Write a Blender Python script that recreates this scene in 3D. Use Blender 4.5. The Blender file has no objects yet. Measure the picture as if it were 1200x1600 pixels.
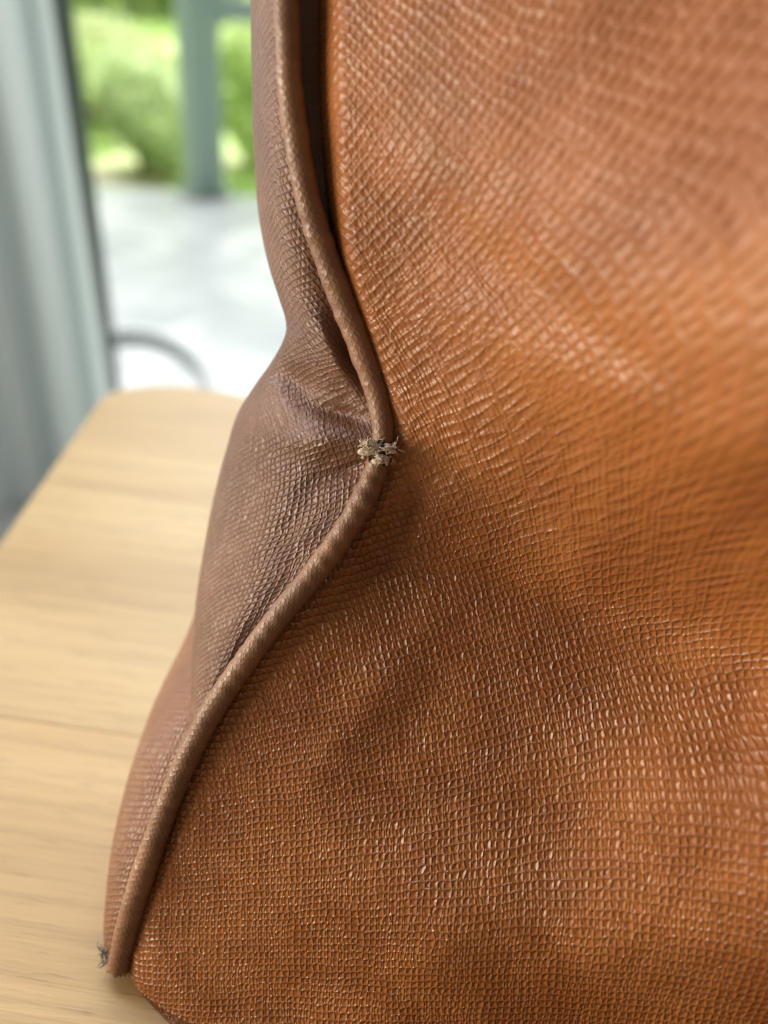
import bpy, math, random
import numpy as np
from mathutils import Vector, Matrix

S = bpy.context.scene
C = S.collection
RNG = np.random.RandomState(7)
random.seed(7)

# ------------------------------------------------------------------ camera
TABLE_Z = 0.74
CAM_H = 0.140
PITCH, ROLL, LENS = math.radians(33), math.radians(4.5), 28.0
CAM = np.array([0.0, 0.0, TABLE_Z + CAM_H])
F = LENS / 36.0 * 1600.0
cd = bpy.data.cameras.new('camera')
cam = bpy.data.objects.new('camera', cd)
C.objects.link(cam)
cam.location = CAM
M3 = Matrix.Rotation(math.pi / 2 - PITCH, 3, 'X') @ Matrix.Rotation(ROLL, 3, 'Z')
cam.rotation_euler = M3.to_euler()
cd.sensor_fit = 'VERTICAL'
cd.sensor_height = 36
cd.sensor_width = 27
cd.lens = LENS
cd.clip_start = 0.005
cd.clip_end = 200
cd.dof.use_dof = True
cd.dof.focus_distance = 0.1205
cd.dof.aperture_fstop = 8.4
S.camera = cam
RIGHT = np.array(M3 @ Vector((1, 0, 0)))
UP = np.array(M3 @ Vector((0, 1, 0)))
FWD = np.array(M3 @ Vector((0, 0, -1)))

# ------------------------------------------------------------------ light
W = bpy.data.worlds.new('World')
S.world = W
W.use_nodes = True
bg = W.node_tree.nodes['Background']
bg.inputs[0].default_value = (0.88, 0.93, 1.0, 1)
bg.inputs[1].default_value = 0.13


def lamp(name, loc, target, sx, sy, energy, col):
    l = bpy.data.lights.new(name, 'AREA')
    l.shape = 'RECTANGLE'
    l.size, l.size_y, l.energy, l.color = sx, sy, energy, col
    o = bpy.data.objects.new(name, l)
    C.objects.link(o)
    o.location = loc
    o.rotation_euler = (Vector(target) - Vector(loc)).to_track_quat('-Z', 'Y').to_euler()
    return o


# daylight outside the door, the light of the doorway on the near side, an added low warm fill standing in for bounce off table and room
lamp('outdoor_daylight', (-2.5, 12.0, 11.0), (-2.0, 9.5, 0), 14, 14, 7000, (0.97, 1.0, 0.97))
lamp('doorway_daylight', (-1.05, 0.50, 1.30), (0.0, 0.10, 0.82), 1.1, 0.7, 9, (0.92, 0.95, 1.0))
lamp('warm_side_window', (-0.95, -0.06, 0.92), (0.02, 0.09, 0.80), 0.50, 0.40, 13, (1.0, 0.85, 0.66))
lamp('warm_bounce_fill', (-0.30, -0.42, 0.83), (0.03, 0.08, 0.82), 0.5, 0.16, 0.14, (1.0, 0.72, 0.42))
S.view_settings.view_transform = 'Standard'
S.view_settings.look = 'None'
S.view_settings.gamma = 1
S.view_settings.exposure = 0
S.cycles.use_denoising = True
S.cycles.max_bounces = 6


# ------------------------------------------------------------------ helpers
def P(x, y, d):
    """points seen at photo pixel (x, y) lying d metres along the view axis"""
    x, y, d = np.broadcast_arrays(np.asarray(x, float), np.asarray(y, float), np.asarray(d, float))
    v = (x[..., None] - 600) / F * RIGHT + (800 - y[..., None]) / F * UP + FWD
    return CAM + d[..., None] * v


def hit(x, y, z=0.0):
    v = (x - 600) / F * RIGHT + (800 - y) / F * UP + FWD
    return CAM + v * ((z - CAM[2]) / v[2])


def hit_y(x, y, Y):
    v = (x - 600) / F * RIGHT + (800 - y) / F * UP + FWD
    return CAM + v * ((Y - CAM[1]) / v[1])


def spl(keys, q):
    """smooth monotone-ish interpolation (Catmull-Rom) through (t, value) keys"""
    k = np.array(keys, float)
    t, v = k[:, 0], k[:, 1]
    m = np.gradient(v, t)
    q = np.asarray(q, float)
    i = np.clip(np.searchsorted(t, q) - 1, 0, len(t) - 2)
    h = t[i + 1] - t[i]
    s = np.clip((q - t[i]) / h, 0, 1)
    return ((2 * s**3 - 3 * s**2 + 1) * v[i] + (s**3 - 2 * s**2 + s) * h * m[i]
            + (-2 * s**3 + 3 * s**2) * v[i + 1] + (s**3 - s**2) * h * m[i + 1])


class Tps:
    def __init__(self, pts):
        a = np.array(pts, float)
        self.c = a[:, :2] / 1000
        n = len(a)
        K = self.k(self.c[:, None] - self.c[None])
        Q = np.hstack([np.ones((n, 1)), self.c])
        A = np.zeros((n + 3, n + 3))
        A[:n, :n] = K + np.eye(n) * 2e-3
        A[:n, n:] = Q
        A[n:, :n] = Q.T
        self.w = np.linalg.solve(A, np.concatenate([a[:, 2], np.zeros(3)]))

    def k(self, d):
        r2 = (d**2).sum(-1) + 1e-12
        return 0.5 * r2 * np.log(r2)

    def __call__(self, x, y):
        q = np.stack([np.asarray(x, float), np.asarray(y, float)], -1) / 1000
        out = self.w[-3] + self.w[-2] * q[..., 0] + self.w[-1] * q[..., 1]
        for ci, wi in zip(self.c, self.w[:-3]):
            out = out + wi * self.k(q - ci)
        return out


def snoise(x, y, seed, n=14):
    r = np.random.RandomState(seed)
    o = 0
    for _ in range(n):
        a, f, p = r.uniform(0, 6.28), r.uniform(0.6, 1.6), r.uniform(0, 6.28)
        o = o + np.sin((x * math.cos(a) + y * math.sin(a)) * f + p)
    return o / math.sqrt(n) * 1.2


def gauss(x, y, cx, cy, ax, ay, ang):
    c, s = math.cos(ang), math.sin(ang)
    dx, dy = x - cx, y - cy
    u, v = dx * c + dy * s, -dx * s + dy * c
    return np.exp(-(u / ax)**2 - (v / ay)**2)


def mesh_obj(name, verts, faces, mat, parent=None, smooth=True, uv=None, attrs=None):
    me = bpy.data.meshes.new(name)
    verts = np.asarray(verts, dtype=np.float32).reshape(-1, 3)
    if isinstance(faces, np.ndarray):
        n = len(faces)
        me.vertices.add(len(verts))
        me.vertices.foreach_set('co', verts.ravel())
        k = faces.shape[1]
        me.loops.add(n * k)
        me.loops.foreach_set('vertex_index', faces.astype(np.int32).ravel())
        me.polygons.add(n)
        me.polygons.foreach_set('loop_start', np.arange(n, dtype=np.int32) * k)
        me.polygons.foreach_set('loop_total', np.full(n, k, dtype=np.int32))
        me.update(calc_edges=True)
    else:
        me.from_pydata([tuple(map(float, v)) for v in verts], [], faces)
        me.update()
    if smooth:
        me.polygons.foreach_set('use_smooth', np.ones(len(me.polygons), dtype=bool))
    if uv is not None:
        ul = me.uv_layers.new(name='grain')
        li = np.zeros(len(me.loops), dtype=np.int32)
        me.loops.foreach_get('vertex_index', li)
        ul.data.foreach_set('uv', np.asarray(uv, dtype=np.float32).reshape(-1, 2)[li].ravel())
    for an, av in (attrs or {}).items():
        at = me.attributes.new(an, 'FLOAT', 'POINT')
        at.data.foreach_set('value', np.asarray(av, dtype=np.float32).ravel())
    me.validate()
    if mat:
        me.materials.append(mat)
    o = bpy.data.objects.new(name, me)
    C.objects.link(o)
    if parent:
        o.parent = parent
        o.matrix_parent_inverse = Matrix.Translation(-parent.location)
    return o


def grid_faces(nr, nc, wrap=False, flip=False):
    i, j = np.meshgrid(np.arange(nr - 1), np.arange(nc if wrap else nc - 1), indexing='ij')
    j2 = (j + 1) % nc
    f = np.stack([i * nc + j, (i + 1) * nc + j, (i + 1) * nc + j2, i * nc + j2], -1).reshape(-1, 4)
    return f[:, ::-1] if flip else f


def tag(o, label=None, cat=None, group=None, kind=None):
    for k, v in (('label', label), ('category', cat), ('group', group), ('kind', kind)):
        if v:
            o[k] = v
    return o


def empty(name, loc):
    o = bpy.data.objects.new(name, None)
    o.empty_display_size = 0.02
    C.objects.link(o)
    o.location = loc
    return o


def box(x0, x1, y0, y1, z0, z1):
    v = [(x, y, z) for x in (x0, x1) for y in (y0, y1) for z in (z0, z1)]
    f = [(0, 1, 3, 2), (4, 6, 7, 5), (0, 4, 5, 1), (2, 3, 7, 6), (0, 2, 6, 4), (1, 5, 7, 3)]
    return v, f


def bevel(o, w, seg=2):
    m = o.modifiers.new('bevel', 'BEVEL')
    m.width = w
    m.segments = seg
    m.limit_method = 'ANGLE'
    return o


# ------------------------------------------------------------------ node helper
class N:
    def __init__(self, name):
        self.m = bpy.data.materials.new(name)
        self.m.use_nodes = True
        self.t = self.m.node_tree
        self.b = self.t.nodes['Principled BSDF']

    def n(self, typ, ins=None, **props):
        nd = self.t.nodes.new(typ)
        for k, v in props.items():
            setattr(nd, k, v)
        for k, v in (ins or {}).items():
            self.set(nd.inputs[k], v)
        return nd

    def set(self, sock, v):
        if isinstance(v, bpy.types.NodeSocket):
            self.t.links.new(v, sock)
        else:
            sock.default_value = v

    def math(self, op, a, b=0.0, c=0.0, clamp=False):
        nd = self.n('ShaderNodeMath', {0: a, 1: b, 2: c}, operation=op)
        nd.use_clamp = clamp
        return nd.outputs[0]

    def vmath(self, op, a, b=(0, 0, 0), scale=None):
        nd = self.n('ShaderNodeVectorMath', {0: a, 1: b}, operation=op)
        if scale is not None:
            self.set(nd.inputs['Scale'], scale)
        return nd.outputs[0]

    def noise(self, vec, scale, detail=2.0, rough=0.5, dist=0.0):
        nd = self.n('ShaderNodeTexNoise', {'Vector': vec, 'Scale': scale, 'Detail': detail,
                                           'Roughness': rough, 'Distortion': dist})
        return nd

    def ramp(self, fac, stops):
        nd = self.n('ShaderNodeValToRGB', {0: fac})
        e = nd.color_ramp.elements
        while len(e) < len(stops):
            e.new(0.5)
        for el, (p, c) in zip(e, stops):
            el.position = p
            el.color = (*c, 1) if len(c) == 3 else c
        return nd.outputs[0]

    def mrange(self, v, a, b, c, d, smooth=True):
        nd = self.n('ShaderNodeMapRange', {0: v, 1: a, 2: b, 3: c, 4: d})
        nd.interpolation_type = 'SMOOTHSTEP' if smooth else 'LINEAR'
        return nd.outputs[0]

    def mix(self, fac, a, b, blend='MIX'):
        nd = self.n('ShaderNodeMix', data_type='RGBA', blend_type=blend)
        self.set(nd.inputs[0], fac)
        self.set(nd.inputs[6], a)
        self.set(nd.inputs[7], b)
        return nd.outputs[2]


def leather(name, c_lo, c_hi, cell=1.0, bump=0.35, rough=0.42, long_axis=4.2, spec=0.5):
    """cross-grained leather: rows of small raised pillows parted by wavy grooves;
    'wrinkle' (per vertex) turns the pillows into long puckered ridges"""
    n = N(name)
    uv = n.n('ShaderNodeUVMap', uv_map='grain').outputs[0]
    p0 = n.vmath('SCALE', uv, scale=1.0 / cell)
    wr = n.n('ShaderNodeAttribute', attribute_name='wrinkle').outputs['Fac']
    # warps
    w1 = n.vmath('SUBTRACT', n.noise(p0, 0.10, 2.0).outputs['Color'], (0.5, 0.5, 0.5))
    w2 = n.vmath('SUBTRACT', n.noise(p0, 0.55, 2.0).outputs['Color'], (0.5, 0.5, 0.5))
    w3 = n.vmath('SUBTRACT', n.noise(n.vmath('MULTIPLY', p0, (0.8, 0.30, 1.0)), 1.0, 1.0).outputs['Color'], (0.5, 0.5, 0.5))
    p = n.vmath('ADD', p0, n.vmath('SCALE', w1, scale=1.5))
    p = n.vmath('ADD', p, n.vmath('SCALE', w2, scale=0.30))
    p = n.vmath('ADD', p, n.vmath('MULTIPLY', w3, (0.75, 0.25, 0.0)))
    vl_ = n.n('ShaderNodeAttribute', attribute_name='lines').outputs['Fac']
    vsc = n.vmath('MULTIPLY', p, (1.0, 0.84, 1.0))
    vg = n.n('ShaderNodeTexVoronoi', {'Vector': vsc, 'Scale': 1.0, 'Randomness': 0.28},
             voronoi_dimensions='2D', feature='DISTANCE_TO_EDGE')
    vc = n.n('ShaderNodeTexVoronoi', {'Vector': vsc, 'Scale': 1.0, 'Randomness': 0.28},
             voronoi_dimensions='2D', feature='F1')
    cellrnd = n.n('ShaderNodeSeparateColor', {0: vc.outputs['Color']}).outputs[0]
    dome = n.math('SUBTRACT', 1.0, n.math('POWER', n.math('SUBTRACT', 1.0, n.math('MULTIPLY', vg.outputs[0], 2.35, clamp=True)), 1.75))
    dome = n.math('MULTIPLY', dome, n.math('MULTIPLY_ADD', cellrnd, 0.35, 0.80))
    sx = n.n('ShaderNodeSeparateXYZ', {0: p})

    def groove(c, e):
        return n.math('POWER', n.math('ABSOLUTE', n.math('SINE', n.math('MULTIPLY', c, math.pi))), e)
    ga = groove(sx.outputs[0], 0.6)
    amix = n.mrange(n.noise(p0, 0.20, 1.0).outputs[0], 0.35, 0.65, 0.10, 0.75)
    amix = n.math('MAXIMUM', amix, n.math('MULTIPLY', vl_, 1.3))
    hg = n.math('MULTIPLY_ADD', n.math('MULTIPLY', ga, amix), 0.8, dome)
    # long puckers
    pl = n.vmath('MULTIPLY', n.vmath('ADD', p0, n.vmath('SCALE', w1, scale=2.6)), (1.0 / long_axis, 0.66, 1.0))
    pl = n.vmath('ADD', pl, n.vmath('SCALE', w2, scale=0.22))
    vl = n.n('ShaderNodeTexVoronoi', {'Vector': pl, 'Scale': 1.0, 'Randomness': 0.66},
             voronoi_dimensions='2D', feature='DISTANCE_TO_EDGE')
    hl = n.math('SUBTRACT', 0.85, n.math('MULTIPLY', n.math('POWER', n.math('SUBTRACT', 1.0, n.math('MULTIPLY', vl.outputs[0], 2.1, clamp=True)), 1.6), 0.85))
    ticks = n.math('MULTIPLY', groove(n.math('MULTIPLY', sx.outputs[0], 1.6), 0.6), 0.36)
    hl = n.math('ADD', hl, ticks)
    hw = n.math('MULTIPLY_ADD', hg, 0.30, hl)
    h = n.n('ShaderNodeMix', {0: wr, 2: hg, 3: hw}).outputs[0]
    fine = n.noise(p0, 4.5, 3.0, 0.6).outputs[0]
    h = n.math('MULTIPLY_ADD', fine, 0.10, h)
    sf = n.n('ShaderNodeAttribute', attribute_name='stretched').outputs['Fac']
    hb = n.math('MULTIPLY', h, n.math('MULTIPLY_ADD', sf, -0.55, 1.0))
    b1 = n.n('ShaderNodeBump', {'Strength': 1.0, 'Distance': bump * 0.001, 'Height': hb})
    n.set(n.b.inputs['Normal'], b1.outputs[0])
    # colour: a little darker in the grooves, broad mottling, faint rubbed patches
    mott = n.noise(p0, 0.05, 3.0, 0.6).outputs[0]
    col = n.mix(n.mrange(mott, 0.35, 0.68, 0.0, 1.0), (*c_lo, 1), (*c_hi, 1))
    gr = n.mrange(h, 0.0, 0.7, 0.80, 1.0)
    grc = n.n('ShaderNodeCombineColor', {0: gr, 1: gr, 2: gr}).outputs[0]
    col = n.mix(1.0, col, grc, 'MULTIPLY')
    n.set(n.b.inputs['Base Color'], col)
    rr = n.mrange(n.noise(p0, 0.3, 3.0).outputs[0], 0.3, 0.7, rough - 0.06, rough + 0.08)
    mt = n.n('ShaderNodeAttribute', attribute_name='matte').outputs['Fac']
    n.set(n.b.inputs['Roughness'], n.math('MULTIPLY_ADD', mt, 0.24, rr))
    n.b.inputs['Specular IOR Level'].default_value = spec
    n.b.inputs['IOR'].default_value = 1.5
    return n.m


def plain(name, c, rough=0.6, noise_amt=0.15, scale=40.0, spec=0.4):
    n = N(name)
    tc = n.n('ShaderNodeTexCoord').outputs['Object']
    nz = n.noise(tc, scale, 4.0, 0.6).outputs[0]
    c2 = tuple(max(0, v * (1 - noise_amt * 2)) for v in c)
    n.set(n.b.inputs['Base Color'], n.mix(nz, (*c2, 1), (*[min(1, v * (1 + noise_amt)) for v in c], 1)))
    n.b.inputs['Roughness'].default_value = rough
    n.b.inputs['Specular IOR Level'].default_value = spec
    b1 = n.n('ShaderNodeBump', {'Strength': 0.3, 'Distance': 0.001, 'Height': nz})
    n.set(n.b.inputs['Normal'], b1.outputs[0])
    return n.m


CLO, CHI = (0.245, 0.082, 0.023), (0.345, 0.126, 0.037)
M_FRONT = leather('tan_crossgrain_leather', CLO, CHI, cell=0.97, bump=0.23, rough=0.25, spec=0.36)
M_GUS = leather('shaded_gusset_leather', (0.130, 0.055, 0.028), (0.172, 0.075, 0.039), cell=0.95, bump=0.17, rough=0.40)  # same leather as the front, its colour darkened to hold the gusset's shade
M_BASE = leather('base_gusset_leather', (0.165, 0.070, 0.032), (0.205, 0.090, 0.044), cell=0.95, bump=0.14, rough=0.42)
M_PIPE = leather('piping_leather', (0.175, 0.084, 0.042), (0.24, 0.115, 0.058), cell=0.72, bump=0.055, rough=0.42)

# ------------------------------------------------------------------ seam
PIPE = [(-900, 380, .088), (-500, 415, .094), (-200, 432, .101), (0, 447, .1060), (200, 460, .1105), (350, 492, .1142), (450, 528, .1165),
        (550, 566, .1182), (620, 590, .1188), (670, 598, .1186), (710, 594, .1184), (760, 577, .1187),
        (820, 545, .1192), (900, 488, .1200), (970, 430, .1210), (1040, 378, .1222), (1110, 332, .1235), (1180, 296, .1248),
        (1260, 261, .1262), (1340, 232, .1274), (1420, 207, .1290), (1500, 188, .1315), (1515, 185, .1320)]
PK_X = [(a, b) for a, b, c in PIPE]
PK_D = [(a, c) for a, b, c in PIPE]
seam_x = lambda y: spl(PK_X, y)
seam_d = lambda y: spl(PK_D, y)

BAG = empty('leather_bag', tuple(hit(420, 1300, TABLE_Z)))
tag(BAG, 'tan cross-grained leather bag with piped seam worn through, standing on the wooden table', 'bag')


def table_depth(x, y):
    v = (np.asarray(x)[..., None] - 600) / F * RIGHT + (800 - np.asarray(y)[..., None]) / F * UP + FWD
    vz = v[..., 2]
    return np.where(vz < -0.02, (TABLE_Z - CAM[2]) / np.minimum(vz, -0.02), 9.0)


# ------------------------------------------------------------------ front panel
front = Tps([
    (380, -900, .088), (800, -900, .078), (1300, -900, .062), (1900, -900, .05),
    (470, -400, .097), (900, -400, .082), (1300, -400, .066), (1900, -400, .050),
    (500, 0, .1040), (700, 0, .0960), (900, 0, .0870), (1200, 0, .0750), (1500, 0, .060), (1900, 0, .048),
    (520, 250, .1090), (700, 250, .1005), (900, 250, .0900), (1200, 250, .0750), (1900, 250, .048),
    (620, 500, .1140), (760, 500, .1055), (950, 500, .0910), (1200, 500, .0750), (1900, 500, .048),
    (640, 650, .1165), (780, 650, .1100), (950, 650, .0975), (1200, 700, .0805), (1900, 700, .053),
    (640, 780, .1195), (800, 800, .1165), (950, 830, .1095), (1080, 850, .1020), (1200, 880, .0950), (1900, 900, .062),
    (600, 880, .1215), (750, 930, .1210), (900, 970, .1195), (1050, 1010, .1145), (1200, 1060, .1080), (1900, 1100, .070),
    (480, 1050, .1216), (650, 1080, .1207), (850, 1130, .1184), (1050, 1180, .1105), (1250, 1230, .0990), (1900, 1300, .066),
    (380, 1250, .1240), (600, 1280, .1202), (850, 1330, .1160), (1100, 1380, .1060), (1400, 1400, .0930), (1900, 1500, .070),
    (280, 1420, .1268), (450, 1450, .1225), (700, 1480, .1160), (950, 1510, .1110), (1250, 1550, .1020), (1600, 1600, .090),
    (260, 1540, .1270), (450, 1580, .1245), (700, 1620, .1205), (950, 1660, .1190), (1300, 1700, .112), (1900, 1700, .085),
    (500, 1750, .1200), (1000, 1850, .1170), (1500, 1900, .1120), (1900, 1900, .100),
    (700, 2000, .114), (1200, 2050, .111), (1900, 2050, .1),
])
NR, NC = 520, 330
yy = np.concatenate([np.linspace(-900, -60, 60, endpoint=False), np.linspace(-60, 1660, 410, endpoint=False), np.linspace(1660, 2050, 50)])
a = np.linspace(0, 1, NC)
a = a**1.7
Y = np.repeat(yy[:, None], NC, 1)
xe = spl([(-900, 400), (-200, 490), (0, 488), (100, 491), (200, 498), (350, 520), (400, 531), (450, 545), (550, 578), (640, 604), (700, 606), (760, 588), (820, 556),
          (900, 499), (970, 441), (1040, 389), (1110, 345), (1180, 312), (1260, 279), (1340, 250), (1420, 222), (1500, 203),
          (1530, 206), (1560, 228), (1600, 268), (1650, 330), (1700, 410), (1800, 620), (2050, 1100)], yy)
xe = xe - 7 * np.clip((1480 - yy) / 60, 0, 1)
X = xe[:, None] + (1900 - xe[:, None]) * a[None]
D = front(X, Y)
# the edge rolls back into the seam; deepest beside the upper piping
R = spl([(-900, 66), (0, 62), (250, 50), (500, 34), (650, 44), (760, 60), (900, 50), (1100, 30), (1300, 34), (1450, 44), (1520, 70), (1600, 90), (2050, 90)], yy)[:, None]
Ad = spl([(-900, .020), (0, .018), (200, .0140), (350, .0080), (500, .0048), (620, .0035), (700, .0028), (800, .0024), (900, .0028), (1100, .0032), (1300, .0034),
          (1450, .0040), (1500, .0036), (1540, .0040), (1600, .005), (2050, .006)], yy)[:, None]
s = np.clip((X - xe[:, None]) / R, 0, 1)
D = D + Ad * (1 - np.sqrt(1 - (1 - s)**2 * 0.999))
# soft hand folds
px_mm = .0001
D += -0.0011 * gauss(X, Y, 860, 560, 420, 55, math.radians(27))
D += 0.0008 * gauss(X, Y, 800, 430, 300, 40, math.radians(35))
D += 0.0012 * gauss(X, Y, 760, 905, 300, 50, math.radians(14))
D += -0.0007 * gauss(X, Y, 560, 1120, 220, 42, math.radians(-52))
D += 0.0008 * gauss(X, Y, 640, 790, 80, 26, math.radians(-50))
D += 0.00012 * snoise(X / 90, Y / 90, 3) + 0.00005 * snoise(X / 32, Y / 32, 5) * (X < 1500)
# table contact
td = table_depth(X, Y)
# the lip turns under, out of sight, so that the edge has thickness
KL = 12
phl = np.linspace(math.radians(85), math.radians(8), KL)[None]
Xl = xe[:, None] + R * 0.9 * (1 - np.cos(phl))
Dl = D[:, :1] + (Ad * .5 + .002) * np.sin(phl)
X = np.concatenate([Xl, X], 1)
Y = np.concatenate([np.repeat(yy[:, None], KL, 1), Y], 1)
D = np.concatenate([Dl, D], 1)
NC += KL
td = table_depth(X, Y)
D = np.minimum(D, td - .0004)
V = P(X, Y, D)
# grain coordinates in millimetres, turning with the panel
Xm, Ym = (X - 600) * D / F * 1000, (Y - 800) * D / F * 1000
al = np.radians(spl([(-900, 38), (0, 34), (300, 31), (600, 25), (850, 18), (1100, 15), (1400, 9), (1600, 6), (2050, 6)], Y))
U_ = Xm * np.cos(al) - Ym * np.sin(al)
V_ = Xm * np.sin(al) + Ym * np.cos(al)
cg = 1 + 0.38 * gauss(X, Y, 1300, 60, 460, 480, 0)
U_, V_ = U_ / cg, V_ / cg
wr = (0.95 * gauss(X, Y, 800, 690, 420, 120, math.radians(20)) + 0.75 * gauss(X, Y, 1120, 880, 260, 80, math.radians(20))
      + 0.55 * gauss(X, Y, 640, 480, 200, 170, math.radians(60)) + 0.35 * gauss(X, Y, 300, 1480, 130, 130, 0)
      + 0.5 * gauss(X, Y, 760, 250, 260, 190, 0))
wr = np.clip(wr, 0, 1)
mtt = np.clip(1.1 * gauss(X, Y, 1150, 200, 560, 420, 0), 0, 1)
stt = np.clip(0.9 * gauss(X, Y, 600, -50, 260, 420, 0) , 0, 1)
ln = np.clip(gauss(X, Y, 1250, 150, 420, 330, 0), 0, 1)
o = mesh_obj('front_panel', V, grid_faces(len(yy), NC, flip=True), M_FRONT, BAG, uv=np.stack([U_, V_], -1), attrs={'wrinkle': wr, 'lines': ln, 'stretched': stt, 'matte': mtt})

# the far side, out of frame, closes the bag
tq = np.linspace(0, 1, 24)
col_ = V[:, -1]
fs_ = col_[:, None] + tq[None, :, None] * np.array([0.02, 0.16, 0]) + np.sin(tq * math.pi)[None, :, None] * np.array([0.02, 0, 0])
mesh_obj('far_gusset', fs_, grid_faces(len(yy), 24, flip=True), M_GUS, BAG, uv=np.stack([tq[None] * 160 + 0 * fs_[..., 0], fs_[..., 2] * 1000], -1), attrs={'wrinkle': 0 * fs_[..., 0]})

# ------------------------------------------------------------------ upper gusset (the side, pushed in and folded)
SIL = [(-900, 330), (-400, 370), (0, 391), (120, 393), (250, 397), (350, 406), (420, 421), (470, 437), (500, 446), (515, 447), (535, 441), (565, 424), (600, 399), (640, 374),
       (700, 354), (780, 333), (860, 318), (930, 307), (1000, 301), (1060, 299), (1110, 297), (1150, 292)]
gy = np.concatenate([np.linspace(-900, -20, 60, endpoint=False), np.linspace(-20, 1150, 420)])
GC = 150
ph = np.linspace(-0.12, 2.75, GC)
gy2 = np.repeat(gy[:, None], GC, 1)
xs = seam_x(gy)[:, None]
xl = spl(SIL, gy)[:, None]
A = spl([(-900, .030), (0, .026), (300, .024), (450, .016), (520, .012), (600, .020), (700, .026), (900, .026), (1050, .016), (1150, .006)], gy)[:, None]
sn = np.sin(ph)[None]
gx = xs - (xs - xl) * sn
gd = seam_d(gy)[:, None] + 0.0012 + A * (1 - np.cos(ph))[None]
gd = gd + 0.0024 * np.exp(-((ph[None] - 0.16) / 0.20)**2) * spl([(-900, .5), (300, .30), (450, .35), (560, .7), (620, .9), (680, .45), (760, .4), (1000, .7), (1150, .3)], gy)[:, None]
fold = (-0.0020 * gauss(gx, gy2, 525, 560, 95, 17, math.radians(58)) + 0.0040 * gauss(gx, gy2, 462, 595, 62, 24, math.radians(35))
        - 0.0024 * gauss(gx, gy2, 515, 690, 75, 24, math.radians(4)) + 0.0018 * gauss(gx, gy2, 520, 645, 60, 13, math.radians(14))
        + 0.0010 * gauss(gx, gy2, 470, 800, 24, 110, math.radians(28)) - 0.0011 * gauss(gx, gy2, 425, 300, 16, 190, math.radians(-14))
        + 0.0009 * gauss(gx, gy2, 540, 735, 46, 9, math.radians(-20)))
gd = gd + fold * np.clip(np.cos(ph[None] - 0.35), 0, 1)
gd = gd + 0.00022 * snoise(gx / 45, gy2 / 60, 11) + 0.00010 * snoise(gx / 16, gy2 / 18, 12)
V = P(gx, gy2, gd)
arc = np.concatenate([np.zeros((len(gy), 1)), np.cumsum(np.linalg.norm(np.diff(V, axis=1), axis=2), 1)], 1) * 1000
vert = np.concatenate([[0], np.cumsum(np.linalg.norm(np.diff(V[:, 60], axis=0), axis=1))])[:, None] * 1000 + 0 * arc
gu = arc * 0.94 + vert * 0.34
gv = vert * 0.94 - arc * 0.34
gw = np.clip(0.8 * gauss(gx, gy2, 560, 600, 60, 110, 0) + 0.6 * gauss(gx, gy2, 440, 640, 100, 30, 0), 0, 1)
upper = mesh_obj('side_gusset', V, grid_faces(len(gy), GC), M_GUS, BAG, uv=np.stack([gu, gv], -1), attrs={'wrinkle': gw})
GEND = V[:, -1].copy()

# lower gusset behind it
LS = [(700, 378), (800, 352), (900, 330), (940, 312), (1000, 288), (1060, 258), (1100, 240), (1170, 214), (1240, 193), (1320, 175), (1400, 165), (1460, 162), (1500, 166), (1520, 176)]
ly = np.linspace(700, 1520, 250)
LC = 90
lp = np.linspace(-0.1, 2.7, LC)
lx0, lxl = seam_x(ly)[:, None], spl(LS, ly)[:, None]
lA = spl([(700, .016), (900, .016), (1100, .016), (1300, .012), (1450, .0050), (1520, .0022)], ly)[:, None]
ld0 = spl([(700, .150), (900, .150), (1060, .141), (1150, .1345), (1250, .1325), (1350, .1315), (1450, .1325), (1500, .1342), (1520, .1350)], ly)[:, None]
lxx = lx0 - (lx0 - lxl) * np.sin(lp)[None]
ld = ld0 + lA * (1 - np.cos(lp))[None]
lyy_ = np.repeat(ly[:, None], LC, 1)
V = P(lxx, lyy_, np.minimum(ld, table_depth(lxx, lyy_) - .0004))
lu = np.cumsum(np.linalg.norm(np.diff(V, axis=1, prepend=V[:, :1]), axis=2), 1) * 1000
lv = np.cumsum(np.linalg.norm(np.diff(V[:, 20], axis=0, prepend=V[:1, 20]), axis=1))[:, None] * 1000 + 0 * lu
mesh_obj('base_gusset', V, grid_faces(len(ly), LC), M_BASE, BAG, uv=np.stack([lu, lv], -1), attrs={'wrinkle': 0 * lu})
# back of the bag: from the gusset's hidden edge over to the right
q = np.linspace(0, 1, 40)
endp = GEND[:, None, :] + (q[None, :, None]) * (RIGHT * 0.17 - np.array([0, 0.03, 0]))[None, None]
endp[..., 1] += 0.02 * np.sin(q * math.pi)[None]
base_row = endp[-1].copy()
ext = np.stack([base_row + (np.array([0, 0, -1]) * (base_row[:, 2:3] - TABLE_Z - .0005)) * t for t in np.linspace(0.03, 1, 12)])
bk = np.concatenate([endp, ext])
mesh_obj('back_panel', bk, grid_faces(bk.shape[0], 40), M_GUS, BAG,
         uv=np.stack([q[None] * 170 + 0 * bk[..., 0], bk[..., 2] * 1000], -1), attrs={'wrinkle': bk[..., 0] * 0})


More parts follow.
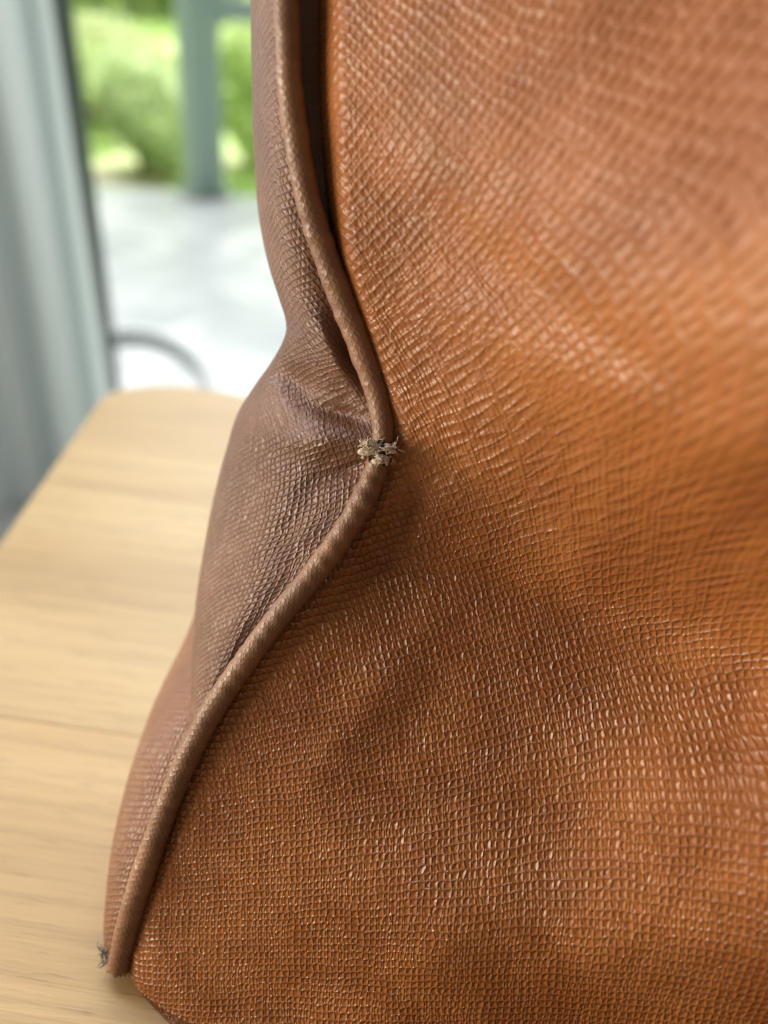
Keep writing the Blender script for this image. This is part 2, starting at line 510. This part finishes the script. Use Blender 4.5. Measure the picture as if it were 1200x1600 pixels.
# ------------------------------------------------------------------ piping
def tube(name, ys, rad_keys, cap0, cap1, seed):
    n = 44
    cx, dd = seam_x(ys), seam_d(ys)
    rad = spl(rad_keys, ys) * 0.92
    cen = P(cx, ys, dd)
    T = np.gradient(cen, axis=0)
    L = np.concatenate([[0], np.cumsum(np.linalg.norm(np.diff(cen, axis=0), axis=1))])
    T /= np.linalg.norm(T, axis=1)[:, None]
    view = (cen - CAM) / np.linalg.norm(cen - CAM, axis=1)[:, None]
    A1 = np.cross(T, view)
    A1 /= np.linalg.norm(A1, axis=1)[:, None]
    B1 = np.cross(T, A1)
    th = np.linspace(0, 2 * math.pi, n, endpoint=False)
    thg, Lg = np.meshgrid(th, L * 1000)
    # diagonal puckers of the leather wrapped round the cord
    r = rad[:, None] * (1 + 0.022 * snoise(Lg / 2.2, np.cos(thg) * 1.6, seed) + 0.03 * snoise(Lg / 0.55 + thg * 1.2, thg * 1.0 * 0 + np.sin(thg), seed + 1)
                        + 0.010 * np.sin(Lg * 3.3 + thg * 1.5 + 2 * np.sin(Lg * .7)) * (0.6 + 0.4 * np.sin(Lg * .43)))
    rr = np.random.RandomState(seed)
    jag = rr.uniform(-1, 1, n)
    V = cen[:, None] + (np.cos(thg) * r)[..., None] * A1[:, None] + (np.sin(thg) * r)[..., None] * B1[:, None]
    if cap1:
        V[-1] += T[-1] * (jag * 0.00055)[:, None]
        V[-2] += T[-1] * (jag * 0.0003)[:, None]
    if cap0:
        V[0] -= T[0] * (jag * 0.00055)[:, None]
        V[1] -= T[0] * (jag * 0.0003)[:, None]
    # torn ends close inward
    rows = [V]
    if cap1:
        rows += [(V[-1] * 0.7 + cen[-1] * 0.3 - T[-1] * .0002)[None], (V[-1] * .15 + cen[-1] * .85 - T[-1] * .0008)[None]]
    if cap0:
        rows = [(V[0] * .15 + cen[0] * .85 + T[0] * .0008)[None], (V[0] * 0.7 + cen[0] * 0.3 + T[0] * .0002)[None]] + rows
    VV = np.concatenate(rows)
    m = len(VV)
    lenc = np.linspace(0, L[-1] * 1000, m)
    tg = np.minimum(np.abs(th), 2 * math.pi - np.abs(th))
    uu = np.repeat((tg * 2.0)[None], m, 0)
    vv = np.repeat(lenc[:, None], n, 1)
    return mesh_obj(name, VV, grid_faces(m, n, wrap=True), M_PIPE, BAG,
                    uv=np.stack([uu * .8 + vv * .6, vv * .8 - uu * .6], -1), attrs={'wrinkle': 0.25 + 0 * uu})


RAD = [(-900, .0018), (0, .00185), (200, .00195), (350, .0020), (500, .0021), (620, .0019), (700, .0018), (780, .0020), (900, .0020), (1100, .0020), (1300, .0021), (1515, .0021)]
tube('seam_piping', np.linspace(-900, 694, 620), RAD, False, True, 21)
tube('seam_piping', np.linspace(722, 1512, 420), RAD, True, True, 31)

# the turned-in seam allowance between the piping and the front panel
fy = np.linspace(-900, 660, 200)
ft = np.linspace(0, 1, 14)
fx = seam_x(fy)[:, None] - 6 + ft[None] * (spl([(-900, 70), (0, 62), (400, 45), (660, 16)], fy)[:, None])
fdp = seam_d(fy)[:, None] + spl([(-900, .0042), (0, .0040), (400, .0026), (660, .0012)], fy)[:, None] * (0.75 + 0.5 * np.abs(ft[None] - .45)) + .0012 * np.sin(ft * math.pi)[None]
V = P(fx, np.repeat(fy[:, None], 14, 1), fdp)
fv = np.repeat(np.linspace(0, 120, 200)[:, None], 14, 1)
mesh_obj('seam_allowance', V, grid_faces(200, 14, flip=True), M_PIPE, BAG, uv=np.stack([ft[None] * 5 + 0 * fv, fv], -1), attrs={'wrinkle': 0 * fv})

# ------------------------------------------------------------------ frayed spots
M_FIB = plain('frayed_fibre', (0.66, 0.54, 0.42), 0.8, 0.22, 900.0)
M_DARK = plain('dark_cord_core', (0.05, 0.045, 0.035), 0.7, 0.2, 600.0)
M_GREYF = plain('grey_fibre', (0.16, 0.145, 0.125), 0.8, 0.4, 900.0)


def fibres(name, spots, mat, seed, label):
    r = np.random.RandomState(seed)
    vs, fs = [], []
    for (cx, cy, cd_, n, spread, ln, wd) in spots:
        for _ in range(n):
            x0, y0 = cx + r.normal(0, spread), cy + r.normal(0, spread * .75)
            dep = cd_ - abs(r.normal(0, .0005))
            p = P(x0, y0, dep)
            dirv = r.normal(0, 1, 3)
            dirv -= FWD * (dirv @ FWD) * 0.5
            dirv -= FWD * 0.5
            dirv /= np.linalg.norm(dirv)
            curl = r.normal(0, 1, 3)
            L = ln * r.uniform(.4, 1.3)
            w = wd * r.uniform(.5, 1.5)
            k = 7
            i0 = len(vs)
            for j in range(k):
                t = j / (k - 1)
                c = p + dirv * L * t + curl * L * 0.30 * t * t
                tang = dirv + curl * 0.6 * t
                tang /= np.linalg.norm(tang)
                s1 = np.cross(tang, curl)
                s1 /= np.linalg.norm(s1) + 1e-9
                s2 = np.cross(tang, s1)
                ww = w * (1 - 0.7 * t) * (1 + .4 * math.sin(j * 2.3 + x0))
                for q_ in range(4):
                    an = q_ * math.pi / 2
                    vs.append(c + ww * (math.cos(an) * s1 + 0.45 * math.sin(an) * s2))
            for j in range(k - 1):
                for q_ in range(4):
                    q2 = (q_ + 1) % 4
                    fs.append((i0 + j * 4 + q_, i0 + j * 4 + q2, i0 + (j + 1) * 4 + q2, i0 + (j + 1) * 4 + q_))
            fs.append(tuple(i0 + q_ for q_ in (3, 2, 1, 0)))
            fs.append(tuple(i0 + (k - 1) * 4 + q_ for q_ in range(4)))
    o = mesh_obj(name, np.array(vs), fs, mat, BAG, smooth=True)
    tag(o, label, kind='stuff')
    return o


fd = .1163
fibres('frayed_fibres', [(573, 694, fd + .0006, 34, 5, .0008, .00017), (584, 704, fd + .0003, 26, 5, .0007, .00022), (606, 701, fd + .0002, 22, 4, .0008, .00015),
                         (600, 719, fd + .0002, 22, 3.5, .0008, .00024), (616, 700, fd + .0003, 12, 2.5, .0013, .00009), (570, 711, fd + .001, 14, 3.5, .0007, .00018),
                         (588, 690, fd + .0004, 10, 6, .0006, .00014)], M_FIB, 4,
       'cream frayed fibres sticking out where the piping is worn through')
fibres('frayed_fibres', [(162, 1488, .1325, 26, 4, .0016, .00011), (168, 1500, .1325, 22, 4, .0013, .00012), (190, 1519, .1320, 22, 7, .0009, .00010)], M_GREYF, 9,
       'grey frayed fibres at the bottom corner of the piping')


def lump(name, x, y, d, r, mat, seed, stretch=(1, 1, 1), parent=BAG, label=None):
    """a rough torn lump: a noisy sphere"""
    nt, npn = 14, 20
    t = np.linspace(0.02, math.pi - .02, nt)[:, None]
    p_ = np.linspace(0, 2 * math.pi, npn, endpoint=False)[None]
    k = 1 + .22 * snoise(3 * np.cos(p_) * np.sin(t), 3 * np.sin(p_) * np.sin(t) + 4 * np.cos(t), seed)
    v = np.stack([np.sin(t) * np.cos(p_) * k * stretch[0], np.sin(t) * np.sin(p_) * k * stretch[1], np.cos(t) * k * stretch[2]], -1) * r
    w = P(x, y, d) + v[..., 0:1] * RIGHT + v[..., 1:2] * UP + v[..., 2:3] * FWD
    o = mesh_obj(name, w, grid_faces(nt, npn, wrap=True), mat, parent)
    if label:
        o['label'] = label
    return o


lump('cord_core', 592, 708, .1181, .00140, M_DARK, 3, (1, 1.3, 1), label='dark cord core showing in the worn gap')
for (x, y, r_, sd) in ((578, 694, .0008, 1), (585, 703, .0006, 2), (574, 706, .0008, 5), (600, 717, .0007, 7), (607, 698, .0006, 8), (588, 722, .0006, 9), (613, 706, .0004, 10)):
    lump('torn_backing', x, y, .1170, r_, M_FIB, sd, (1.2, .8, .9))

# ------------------------------------------------------------------ wooden table
def wood():
    n = N('light_beech_wood')
    tc = n.n('ShaderNodeTexCoord').outputs['Object']
    info = n.n('ShaderNodeObjectInfo')
    rnd = info.outputs['Random']
    ofs = n.n('ShaderNodeCombineXYZ', {0: n.math('MULTIPLY', rnd, 7.0), 1: n.math('MULTIPLY', rnd, 3.0), 2: rnd}).outputs[0]
    rot = n.n('ShaderNodeVectorRotate', {0: tc, 3: math.radians(-BOARD_ANG)}, rotation_type='Z_AXIS').outputs[0]
    v = n.vmath('ADD', rot, ofs)
    big = n.noise(n.vmath('MULTIPLY', v, (3.0, 26.0, 3.0)), 1.0, 4.0, .55, .6).outputs[0]
    grain = n.noise(n.vmath('MULTIPLY', v, (14.0, 420.0, 14.0)), 1.0, 5.0, .65, .3).outputs[0]
    pores = n.noise(n.vmath('MULTIPLY', v, (110.0, 1900.0, 60.0)), 1.0, 2.0, .5).outputs[0]
    col = n.ramp(big, [(0.25, (0.30, 0.186, 0.072)), (0.5, (0.38, 0.252, 0.105)), (0.75, (0.46, 0.322, 0.150))])
    col = n.mix(n.mrange(grain, .40, .75, 0, .55), col, (0.22, 0.12, 0.045, 1))
    col = n.mix(n.mrange(pores, .60, .72, 0, .55), col, (0.16, 0.085, 0.035, 1))
    tint = n.ramp(rnd, [(0.0, (1.0, 0.93, 0.84)), (0.5, (1.0, 1.0, 1.0)), (1.0, (0.90, 0.82, 0.72))])
    col = n.mix(1.0, col, tint, 'MULTIPLY')
    n.set(n.b.inputs['Base Color'], col)
    n.b.inputs['Roughness'].default_value = 0.44
    n.b.inputs['Specular IOR Level'].default_value = 0.40
    b1 = n.n('ShaderNodeBump', {'Strength': 0.25, 'Distance': 0.0002, 'Height': n.math('ADD', grain, pores)})
    n.set(n.b.inputs['Normal'], b1.outputs[0])
    return n.m


def hit2(x, y, z=TABLE_Z):
    return hit(x, y, z)[:2]


# boards run along the line seen between two photo pixels
b0, b1_ = hit2(95, 757), hit2(335, 787)
BOARD_ANG = math.degrees(math.atan2(b1_[1] - b0[1], b1_[0] - b0[0]))
M_WOOD = wood()
e0, e1 = hit2(0, 850), hit2(150, 634)
ed = (e1 - e0) / np.linalg.norm(e1 - e0)
bd = np.array([math.cos(math.radians(BOARD_ANG)), math.sin(math.radians(BOARD_ANG))])
# outline: left edge, small-radius far corner, far edge, then big right side and near side
far = [hit2(*p_) for p_ in ((158, 624), (172, 614), (200, 607), (240, 603), (290, 604), (340, 611), (400, 622))]
fdirr = far[-1] - far[-3]
fdirr /= np.linalg.norm(fdirr)
near = e0 - ed * 0.55
outline = [near, e0, e1] + far + [far[-1] + fdirr * 0.35]
outline += [outline[-1] + np.array([0.10, -0.08]), np.array([0.52, -0.45]), np.array([near[0] + .1, -0.62])]
TABLE = empty('wooden_table', (0.1, 0.0, 0.0))
tag(TABLE, 'pale wooden table of joined boards with a rounded far corner, under the leather bag', 'table')


def clip(poly, nrm, c, keep_gt):
    out = []
    sgn = 1 if keep_gt else -1
    for i in range(len(poly)):
        p_, q_ = poly[i], poly[(i + 1) % len(poly)]
        dp, dq = sgn * (p_ @ nrm - c), sgn * (q_ @ nrm - c)
        if dp >= 0:
            out.append(p_)
        if dp * dq < 0:
            out.append(p_ + (q_ - p_) * dp / (dp - dq))
    return out


nrm = np.array([-bd[1], bd[0]])
c_ref = b0 @ nrm
c2 = hit2(150, 1142) @ nrm
wb = abs(c_ref - c2)
allc = [p_ @ nrm for p_ in outline]
cs = [c_ref + k * wb for k in range(-30, 30)]
for k in range(len(cs) - 1):
    lo, hi = cs[k], cs[k + 1]
    if hi < min(allc) or lo > max(allc):
        continue
    g = 0.00002
    poly = clip(clip([np.array(p_) for p_ in outline], nrm, lo + g, True), nrm, hi - g, False)
    if len(poly) < 3:
        continue
    ar = sum(poly[i][0] * poly[(i + 1) % len(poly)][1] - poly[(i + 1) % len(poly)][0] * poly[i][1] for i in range(len(poly)))
    if ar < 0:
        poly = poly[::-1]
    m = len(poly)
    vs = [(p_[0], p_[1], TABLE_Z - .022) for p_ in poly] + [(p_[0], p_[1], TABLE_Z) for p_ in poly]
    fs = [tuple(range(m))[::-1], tuple(range(m, 2 * m))] + [(i, (i + 1) % m, m + (i + 1) % m, m + i) for i in range(m)]
    o = mesh_obj('board', vs, fs, M_WOOD, TABLE, smooth=False)
    bevel(o, .00008, 1)
ctr = np.mean(outline, axis=0)
for (lx, lyy) in ((0.30, 0.05), (-0.15, -0.15), (0.40, -0.35), (0.0, -0.42)):
    vs, fs = [], []
    for z, r_ in ((0.0, .013), (TABLE_Z - .0225, .02)):
        for k in range(16):
            vs.append((lx + r_ * math.cos(k * math.pi / 8), lyy + r_ * math.sin(k * math.pi / 8), z))
    fs = [(k, (k + 1) % 16, 16 + (k + 1) % 16, 16 + k) for k in range(16)] + [tuple(range(16))[::-1], tuple(range(16, 32))]
    mesh_obj('leg', vs, fs, M_WOOD, TABLE)

# ------------------------------------------------------------------ ground outside, floor
def patio_mat():
    n = N('pale_paving')
    tc = n.n('ShaderNodeTexCoord').outputs['Object']
    a_ = n.noise(tc, 1.6, 3.0, .6, 1.0).outputs[0]
    shade_streaks = n.noise(n.vmath('MULTIPLY', n.n('ShaderNodeVectorRotate', {0: tc, 3: math.radians(40)}, rotation_type='Z_AXIS').outputs[0], (1.0, 4.0, 1.0)), 1.3, 2.0).outputs[0]
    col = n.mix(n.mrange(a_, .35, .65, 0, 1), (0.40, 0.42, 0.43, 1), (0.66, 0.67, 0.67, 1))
    col = n.mix(n.mrange(shade_streaks, .5, .7, 0, .6), col, (0.34, 0.36, 0.37, 1))  # diagonal grey streaks: soft shadows on the paving, painted into its colour
    n.set(n.b.inputs['Base Color'], col)
    n.b.inputs['Roughness'].default_value = 0.25
    return n.m


def lawn_mat():
    n = N('lawn_ground')
    tc = n.n('ShaderNodeTexCoord').outputs['Object']
    a_ = n.noise(tc, 0.9, 4.0, .6, .6).outputs[0]
    col = n.ramp(a_, [(0.36, (0.50, 0.42, 0.30)), (0.46, (0.48, 0.56, 0.24)), (0.60, (0.44, 0.60, 0.20)), (0.72, (0.55, 0.50, 0.34))])
    n.set(n.b.inputs['Base Color'], col)
    n.b.inputs['Roughness'].default_value = 0.9
    return n.m


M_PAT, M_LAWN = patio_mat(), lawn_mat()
pe = hit(210, 292)
PY = pe[1]
v, f = [(-60, -30, -.02), (60, -30, -.02), (60, 160, -.02), (-60, 160, -.02)], [(0, 1, 2, 3)]
tag(mesh_obj('ground', v, f, M_LAWN, smooth=False), kind='structure')
v, f = box(-4, 3, 1.50, PY, -.016, 0.0)
PATIO = mesh_obj('patio', [], [], None)
tag(PATIO, kind='structure')
# paving slabs, joints left open
slab = None
sw = 1.20
for i in range(-5, 4):
    for j in range(2):
        y0 = PY - (j + 1) * sw
        vv, ff = box(0, sw - .004, 0, sw - .004, -.012, 0)
        if slab is None:
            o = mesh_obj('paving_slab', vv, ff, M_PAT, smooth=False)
            slab = o
            bevel(o, .003, 1)
        else:
            o = slab.copy()
            C.objects.link(o)
        o.parent = PATIO
        o.location = (i * sw - .2, y0, -.003 * ((i * 7 + j * 3) % 3) / 3)
v, f = box(-5, 4, -3, PY - 2 * sw - .12, -.014, 0.0)
M_FLOOR = plain('pale_floor', (0.55, 0.56, 0.56), 0.3, .05, 3.0)
tag(mesh_obj('floor', v, f, M_FLOOR, smooth=False), kind='structure')

# grass tufts: nobody could count them
r = np.random.RandomState(5)
nb = 42000
gx_ = r.uniform(-7, 3.5, nb)
gy_ = PY + .05 + (r.uniform(0, 1, nb)**1.8) * 22
ht = r.uniform(.03, .10, nb) * (1 + .04 * (gy_ - PY))
an = r.uniform(0, 6.28, nb)
wd = r.uniform(.006, .014, nb) * (1 + .06 * (gy_ - PY))
base = np.stack([gx_, gy_, np.full(nb, -.02)], -1)
side = np.stack([np.cos(an), np.sin(an), 0 * an], -1) * wd[:, None]
tip = base + np.stack([r.normal(0, .03, nb), r.normal(0, .03, nb), ht], -1)
keep = (snoise(gx_ * 1.7, gy_ * 1.1, 6) > -0.5)
vs = np.stack([base - side, base + side, tip], 1)[keep].reshape(-1, 3)
ng = N('grass_blades')
gt = ng.noise(ng.n('ShaderNodeTexCoord').outputs['Object'], 1.1, 3.0).outputs[0]
ng.set(ng.b.inputs['Base Color'], ng.ramp(gt, [(.35, (.50, .64, .24)), (.6, (.42, .60, .20)), (.75, (.52, .50, .28))]))
ng.b.inputs['Roughness'].default_value = .6
tag(mesh_obj('grass', vs, np.arange(len(vs)).reshape(-1, 3), ng.m, smooth=False), 'bright green grass growing beyond the pale paving', 'grass', kind='stuff')


# leafy shrubs beyond the lawn
def shrub(x, y, h, w, label, cols, seed):
    rr = np.random.RandomState(seed)
    e = empty('shrub', (x, y, -.02))
    tag(e, label, 'shrub', 'shrubs on the lawn outside')
    n = 2600
    u = rr.normal(0, 1, (n, 3))
    u /= np.linalg.norm(u, axis=1)[:, None]
    rad = rr.uniform(.45, 1.0, n)**.5 * (1 + .25 * snoise(u[:, 0] * 3, u[:, 1] * 3 + u[:, 2] * 3, seed))
    c = np.array([x, y, h * .52]) + u * rad[:, None] * np.array([w, w, h * .5])
    c[:, 2] = np.maximum(c[:, 2], .0)
    a1 = rr.normal(0, 1, (n, 3))
    a1 /= np.linalg.norm(a1, axis=1)[:, None]
    a2 = np.cross(a1, rr.normal(0, 1, (n, 3)))
    a2 /= np.linalg.norm(a2, axis=1)[:, None]
    L = rr.uniform(.02, .045, n)[:, None]
    V = np.stack([c - a1 * L, c + a2 * L * .5, c + a1 * L, c - a2 * L * .5], 1).reshape(-1, 3)
    m = N('shrub_leaves')
    rn = m.noise(m.n('ShaderNodeTexCoord').outputs['Object'], 6.0, 2.0).outputs[0]
    m.set(m.b.inputs['Base Color'], m.ramp(rn, [(.35, cols[0]), (.65, cols[1])]))
    m.b.inputs['Roughness'].default_value = .5
    trl = m.n('ShaderNodeBsdfTranslucent', {'Color': (*cols[1], 1)})
    mxs = m.n('ShaderNodeMixShader', {0: 0.5, 1: m.b.outputs[0], 2: trl.outputs[0]})
    m.t.links.new(mxs.outputs[0], m.t.nodes['Material Output'].inputs['Surface'])
    mesh_obj('foliage', V, np.arange(4 * n).reshape(-1, 4), m.m, e, smooth=False)
    vs, fs = [], []
    for s_ in range(5):
        ax, ay = rr.uniform(-.6, .6, 2) * w
        i0 = len(vs)
        for (t, r_) in ((0, .014), (1, .005)):
            for k in range(6):
                vs.append((x + ax * t + r_ * math.cos(k), y + ay * t + r_ * math.sin(k), -.02 + t * h * .7))
        fs += [(i0 + k, i0 + (k + 1) % 6, i0 + 6 + (k + 1) % 6, i0 + 6 + k) for k in range(6)]
    mesh_obj('stem', vs, fs, plain('shrub_stem', (.16, .11, .07)), e)


s1 = hit(225, 262)
s2 = hit(150, 190)
s3 = hit(372, 250)
shrub(s1[0], s1[1], .55, .30, 'low bright green shrub beside the porch post, nearest the paving', ((.64, .78, .40), (.76, .84, .52)), 2)
shrub(s2[0], s2[1], .65, .45, 'yellow green shrub farther back beside the curtain', ((.56, .70, .34), (.72, .76, .46)), 3)
shrub(s3[0] + .1, s3[1], .8, .28, 'green shrub seen between the porch post and the bag', ((.64, .80, .34), (.76, .86, .46)), 4)
shrub(s2[0] + .8, s2[1] + 8, 1.1, 1.4, 'wide pale shrub at the back of the lawn', ((.46, .50, .26), (.58, .56, .38)), 5)

# hedge closing the lawn
rr = np.random.RandomState(12)
nh = 9000
c = np.stack([rr.uniform(-16, 8, nh), 20 + rr.uniform(-.6, .6, nh), rr.uniform(0, 1, nh)**.8 * 3.0], -1)
c[:, 1] += .5 * snoise(c[:, 0] * .9, c[:, 2] * 1.5, 4)
a1 = rr.normal(0, 1, (nh, 3))
a1 /= np.linalg.norm(a1, axis=1)[:, None]
a2 = np.cross(a1, rr.normal(0, 1, (nh, 3)))
a2 /= np.linalg.norm(a2, axis=1)[:, None]
L = rr.uniform(.10, .20, nh)[:, None]
V = np.stack([c - a1 * L, c + a2 * L * .6, c + a1 * L, c - a2 * L * .6], 1).reshape(-1, 3)
mh = N('hedge_leaves')
rn = mh.noise(mh.n('ShaderNodeTexCoord').outputs['Object'], 0.8, 2.0).outputs[0]
hcol = mh.ramp(rn, [(.35, (.42, .62, .14)), (.65, (.60, .70, .30))])
mh.set(mh.b.inputs['Base Color'], hcol)
trl = mh.n('ShaderNodeBsdfTranslucent', {'Color': (.50, .70, .18, 1)})
mxs = mh.n('ShaderNodeMixShader', {0: 0.5, 1: mh.b.outputs[0], 2: trl.outputs[0]})
mh.t.links.new(mxs.outputs[0], mh.t.nodes['Material Output'].inputs['Surface'])
hedge = empty('hedge', (-4, 20, 0))
tag(hedge, 'long bright yellow-green hedge closing the far side of the lawn', 'hedge')
mesh_obj('foliage', V, np.arange(4 * nh).reshape(-1, 4), mh.m, hedge, smooth=False)

# ------------------------------------------------------------------ porch post with rail
M_POST = plain('sage_green_paint', (0.44, 0.58, 0.48), 0.5, .05, 5.0)
pl_, pr_ = hit(291, 311), hit(353, 311)
post = empty('porch_post', ((pl_[0] + pr_[0]) / 2 - .03, pl_[1] + .05, 0))
tag(post, 'sage green square post standing at the lawn edge of the pale paving', 'post')
wp = (pr_[0] - pl_[0]) * 1.18
ang = math.radians(40)
side_ = wp / (math.cos(ang) + math.sin(ang))
v, f = box(-side_ / 2, side_ / 2, -side_ / 2, side_ / 2, 0.0, 2.6)
R3 = np.array(Matrix.Rotation(ang, 3, 'Z'))
v = (np.array(v) @ R3.T) + np.array(post.location)
v[:, 1] += wp / 2
bevel(mesh_obj('shaft', v, f, M_POST, post, smooth=False), .006, 2)
v, f = box(-side_ / 2 - .02, side_ / 2 + .02, -side_ / 2 - .02, side_ / 2 + .02, 0.001, 0.03)
v = (np.array(v) @ R3.T) + np.array(post.location)
v[:, 1] += wp / 2
bevel(mesh_obj('foot_plate', v, f, M_POST, post, smooth=False), .004, 2)
rt = hit_y(372, 34, pl_[1] + wp / 2 + .05)
v, f = box(post.location[0] + side_ * .71, post.location[0] + 2.4, rt[1] - .03, rt[1] + .03, rt[2], rt[2] + .09)
bevel(mesh_obj('rail', v, f, M_POST, post, smooth=False), .005, 2)

# ------------------------------------------------------------------ door jamb
M_JAMB = plain('grey_green_frame', (0.085, 0.115, 0.10), 0.5, .06, 6.0)
JY = 1.42
ja, jb = hit_y(122, 200, JY), hit_y(60, 200, JY)
jamb = empty('door_frame', (ja[0], JY, 0))
tag(jamb, 'dark grey-green door frame upright showing beside the curtain edge', 'door frame')
v, f = box(jb[0] - .25, ja[0], JY, JY + .05, 0.002, 2.3)
bevel(mesh_obj('upright', v, f, M_JAMB, jamb, smooth=False), .004, 2)
v, f = box(ja[0] - .30, ja[0] + 1.9, JY - .0, JY + .05, -.006, .018)
v, f = box(ja[0] + .001, ja[0] + 1.9, JY, JY + .05, 0.001, .018)
bevel(mesh_obj('threshold', v, f, M_JAMB, jamb, smooth=False), .003, 2)

# ------------------------------------------------------------------ curtain
nC = N('pale_curtain_cloth')
tcc = nC.n('ShaderNodeTexCoord').outputs['Object']
wv = nC.noise(nC.vmath('MULTIPLY', tcc, (900, 900, 900)), 1.0, 2.0).outputs[0]
nC.set(nC.b.inputs['Base Color'], nC.mix(wv, (0.76, 0.79, 0.78, 1), (0.83, 0.86, 0.85, 1)))
nC.b.inputs['Roughness'].default_value = .8
tr = nC.n('ShaderNodeBsdfTranslucent', {'Color': (.82, .88, .88, 1)})
mx = nC.n('ShaderNodeMixShader', {0: 0.65, 1: nC.b.outputs[0], 2: tr.outputs[0]})
nC.t.links.new(mx.outputs[0], nC.t.nodes['Material Output'].inputs['Surface'])
M_CUR = nC.m
CY = 1.25
zt = 2.2
c_low = hit_y(166, 605, CY)
c_top = hit_y(74, 0, CY)
slope = (c_low[0] - c_top[0]) / (c_low[2] - c_top[2])
zr = np.linspace(0.004, zt, 120)
ur = np.linspace(0, 1, 420)
Zc = np.repeat(zr[:, None], 420, 1)
edge = c_low[0] + slope * (Zc - c_low[2])
width = 0.85 + .05 * Zc
Xc = edge - ur[None] * width
foldamp = .013 + .004 * np.cos(Zc * 1.3)
fu = ur[None] * 52 + 1.2 + .5 * np.sin(Zc * 1.1) + .8 * np.sin(ur[None] * 9)
Yc = CY + foldamp * np.sin(fu) + .010 * np.sin(fu * 2.3 + Zc * 2.1) + .012 * snoise(ur[None] * 14, Zc * 3, 17)
Xc = Xc + .012 * np.cos(fu + .6) * np.clip(ur[None] * 10 - .15, 0, 1)
front_s = np.stack([Xc, Yc, Zc], -1)
back_s = front_s + np.array([0, .0012, 0])
cur = empty('curtain', (c_low[0] - .4, CY, 0))
tag(cur, 'pale grey-white curtain hanging in soft folds at the left, reaching the floor', 'curtain')
o = mesh_obj('cloth', front_s, grid_faces(120, 420), M_CUR, cur)
sol = o.modifiers.new('thickness', 'SOLIDIFY')
sol.thickness = .0015

# ------------------------------------------------------------------ hose on the paving
kp = [hit(*p_) for p_ in ((120, 545), (165, 534), (215, 531), (262, 541), (300, 562), (325, 592), (345, 640))]
kp = np.array(kp)
tt = np.linspace(0, len(kp) - 1, 90)
path = np.stack([spl(list(zip(range(len(kp)), kp[:, i])), tt) for i in range(3)], -1)
path[:, 2] = .0185
Tn = np.gradient(path, axis=0)
Tn /= np.linalg.norm(Tn, axis=1)[:, None]
B_ = np.array([0, 0, 1.0])
A_ = np.cross(Tn, B_)
th = np.linspace(0, 2 * math.pi, 12, endpoint=False)
V = path[:, None] + .018 * (np.cos(th)[None, :, None] * A_[:, None] + np.sin(th)[None, :, None] * B_)
M_HOSE = plain('grey_hose', (.60, .62, .63), .5, .05, 20)
tag(mesh_obj('hose', V, grid_faces(90, 12, wrap=True), M_HOSE), 'grey hose lying in an arc on the pale paving just past the table', 'hose')
